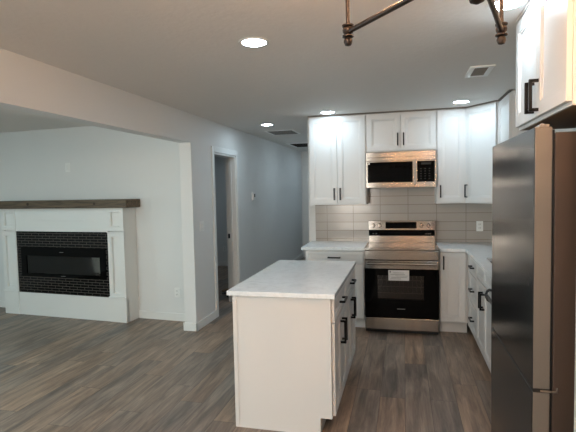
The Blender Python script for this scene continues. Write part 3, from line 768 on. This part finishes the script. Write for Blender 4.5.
for q in ((iu0+.001, iu1-.001, iz0+.001, gz0), (iu0+.001, iu1-.001, gz1, iz1-.001), (iu0+.001, gu0, gz0, gz1), (gu1, iu1-.001, gz0, gz1)): box(bm, q[0], q[1], fy0, fy1, q[2], q[3])
obj('frame', bm, m_glassblk, t)
obj('glass', B(gu0, gu1, fy0+0.008, fy0+0.012, gz0, gz1), m_oglass, t)
obj('back_panel', B(iu0+0.01, iu1-0.01, fy1+0.05, fy1+0.06, iz0+0.01, iz1-0.01), m_flame, t, 'grey flame screen')
bm = nb(); box(bm, gu0, gu1, fy1+0.001, fy1+0.049, iz0+0.01, gz0+0.004)
obj('ember_bed', bm, m_gap, t)
rnd = random.Random(4)
bm = nb()
for k in range(70):
    x = gu0+0.02+rnd.random()*(gu1-gu0-0.04); y = fy1-0.02+rnd.random()*0.055; r_ = 0.008+rnd.random()*0.012
    mtx = Matrix.Translation((x, y, gz0+0.006+r_*0.6)) @ Matrix.Rotation(rnd.random()*3, 4, 'X') @ Matrix.Rotation(rnd.random()*3, 4, 'Z')
    bmesh.ops.create_icosphere(bm, subdivisions=1, radius=r_, matrix=mtx)
o = obj('crystals', bm, m_crystal, t); o['kind'] = 'stuff'
bm = nb(); box(bm, -1.62, -1.56, fy0-0.0006, fy0-0.0001, 0.832, 0.838); box(bm, -1.61, -1.54, fy0-0.0006, fy0-0.0001, 0.530, 0.534)
obj('badge', bm, m_ink, t)

# ------------------------------------------------------------------ scraps by the bedroom door
rnd = random.Random(9)
for k, (x, y, a, l_) in enumerate(((-2.62, 6.55, 0.3, 0.16), (-2.72, 6.72, 1.2, 0.12), (-2.55, 6.38, 2.2, 0.10))):
    bm = nb(); box(bm, -l_/2, l_/2, -0.02, 0.02, 0, 0.03, 0.006)
    for v in bm.verts: v.co.z += 0.012*math.sin(v.co.x*30+k) if v.co.z > 0.01 else 0
    o = obj('floor_scrap', bm, m_bplast if k != 1 else m_cabin); o.location = (x, y, 0); o.rotation_euler = (0, 0, a)
    tag(o, ('dark scrap on the bedroom floor, middle of three', 'tan wood scrap on the bedroom floor behind the dark ones', 'small dark scrap on the bedroom floor nearest the doorway')[k], 'scrap', 'scraps on the bedroom floor')

# ------------------------------------------------------------------ chandelier
CH = Vector((0.135, 0.949, 1.98)); RR = 0.42
t = thing('chandelier', 'bronze chandelier with straight arms and turned finials hanging in the foreground', 'chandelier', CH, 0)
obj('canopy', lathe(nb(), [(0.005, 0.395), (0.05, 0.40), (0.065, 0.42), (0.068, H-CH.z-0.0005), (0.01, H-CH.z-0.0005)], seg=32), m_bronze, t, smooth=True)
obj('down_rod', tube(nb(), [(0, 0, 0.03), (0, 0, 0.40)], 0.008), m_bronze, t, smooth=True)
obj('hub', lathe(nb(), [(0.003, -0.075), (0.013, -0.07), (0.016, -0.058), (0.008, -0.048), (0.022, -0.040), (0.024, -0.02), (0.028, -0.012), (0.028, 0.012), (0.022, 0.022), (0.012, 0.035), (0.008, 0.05)], seg=28), m_bronze, t, smooth=True)
for k in range(6):
    a = math.radians(74.0+60*k) if k != 1 else math.radians(131.8)
    d = Vector((math.cos(a), math.sin(a), 0)); e = d*(0.44 if k == 0 else 0.414)
    obj('arm', tube(nb(), [d*0.024, e], 0.0068), m_bronze, t, smooth=True)
    j = lathe(nb(), [(0.002, -0.037), (0.008, -0.035), (0.0118, -0.027), (0.0118, -0.022), (0.0085, -0.0165), (0.006, -0.015), (0.0152, -0.0135), (0.0152, -0.010), (0.008, -0.008), (0.0135, -0.002), (0.0145, 0.004), (0.0125, 0.010), (0.0085, 0.0125), (0.0155, 0.014), (0.0155, 0.0175), (0.006, 0.020)], e, seg=28)
    jo = obj('joint_finial', j, m_bronze, t, smooth=True)
    obj('stem', tube(nb(), [e+Vector((0, 0, 0.017)), e+Vector((0, 0, 0.13))], 0.0055), m_bronze, t, smooth=True)
    obj('candle_cup', lathe(nb(), [(0.006, 0.125), (0.024, 0.132), (0.026, 0.138), (0.013, 0.139), (0.013, 0.175), (0.002, 0.175)], e, seg=20), m_bronze, t, smooth=True)
    obj('bulb', lathe(nb(), [(0.008, 0.1755), (0.013, 0.182), (0.018, 0.20), (0.018, 0.215), (0.011, 0.235), (0.003, 0.247)], e, seg=20), m_bulb, t, 'warm glowing bulb', smooth=True)
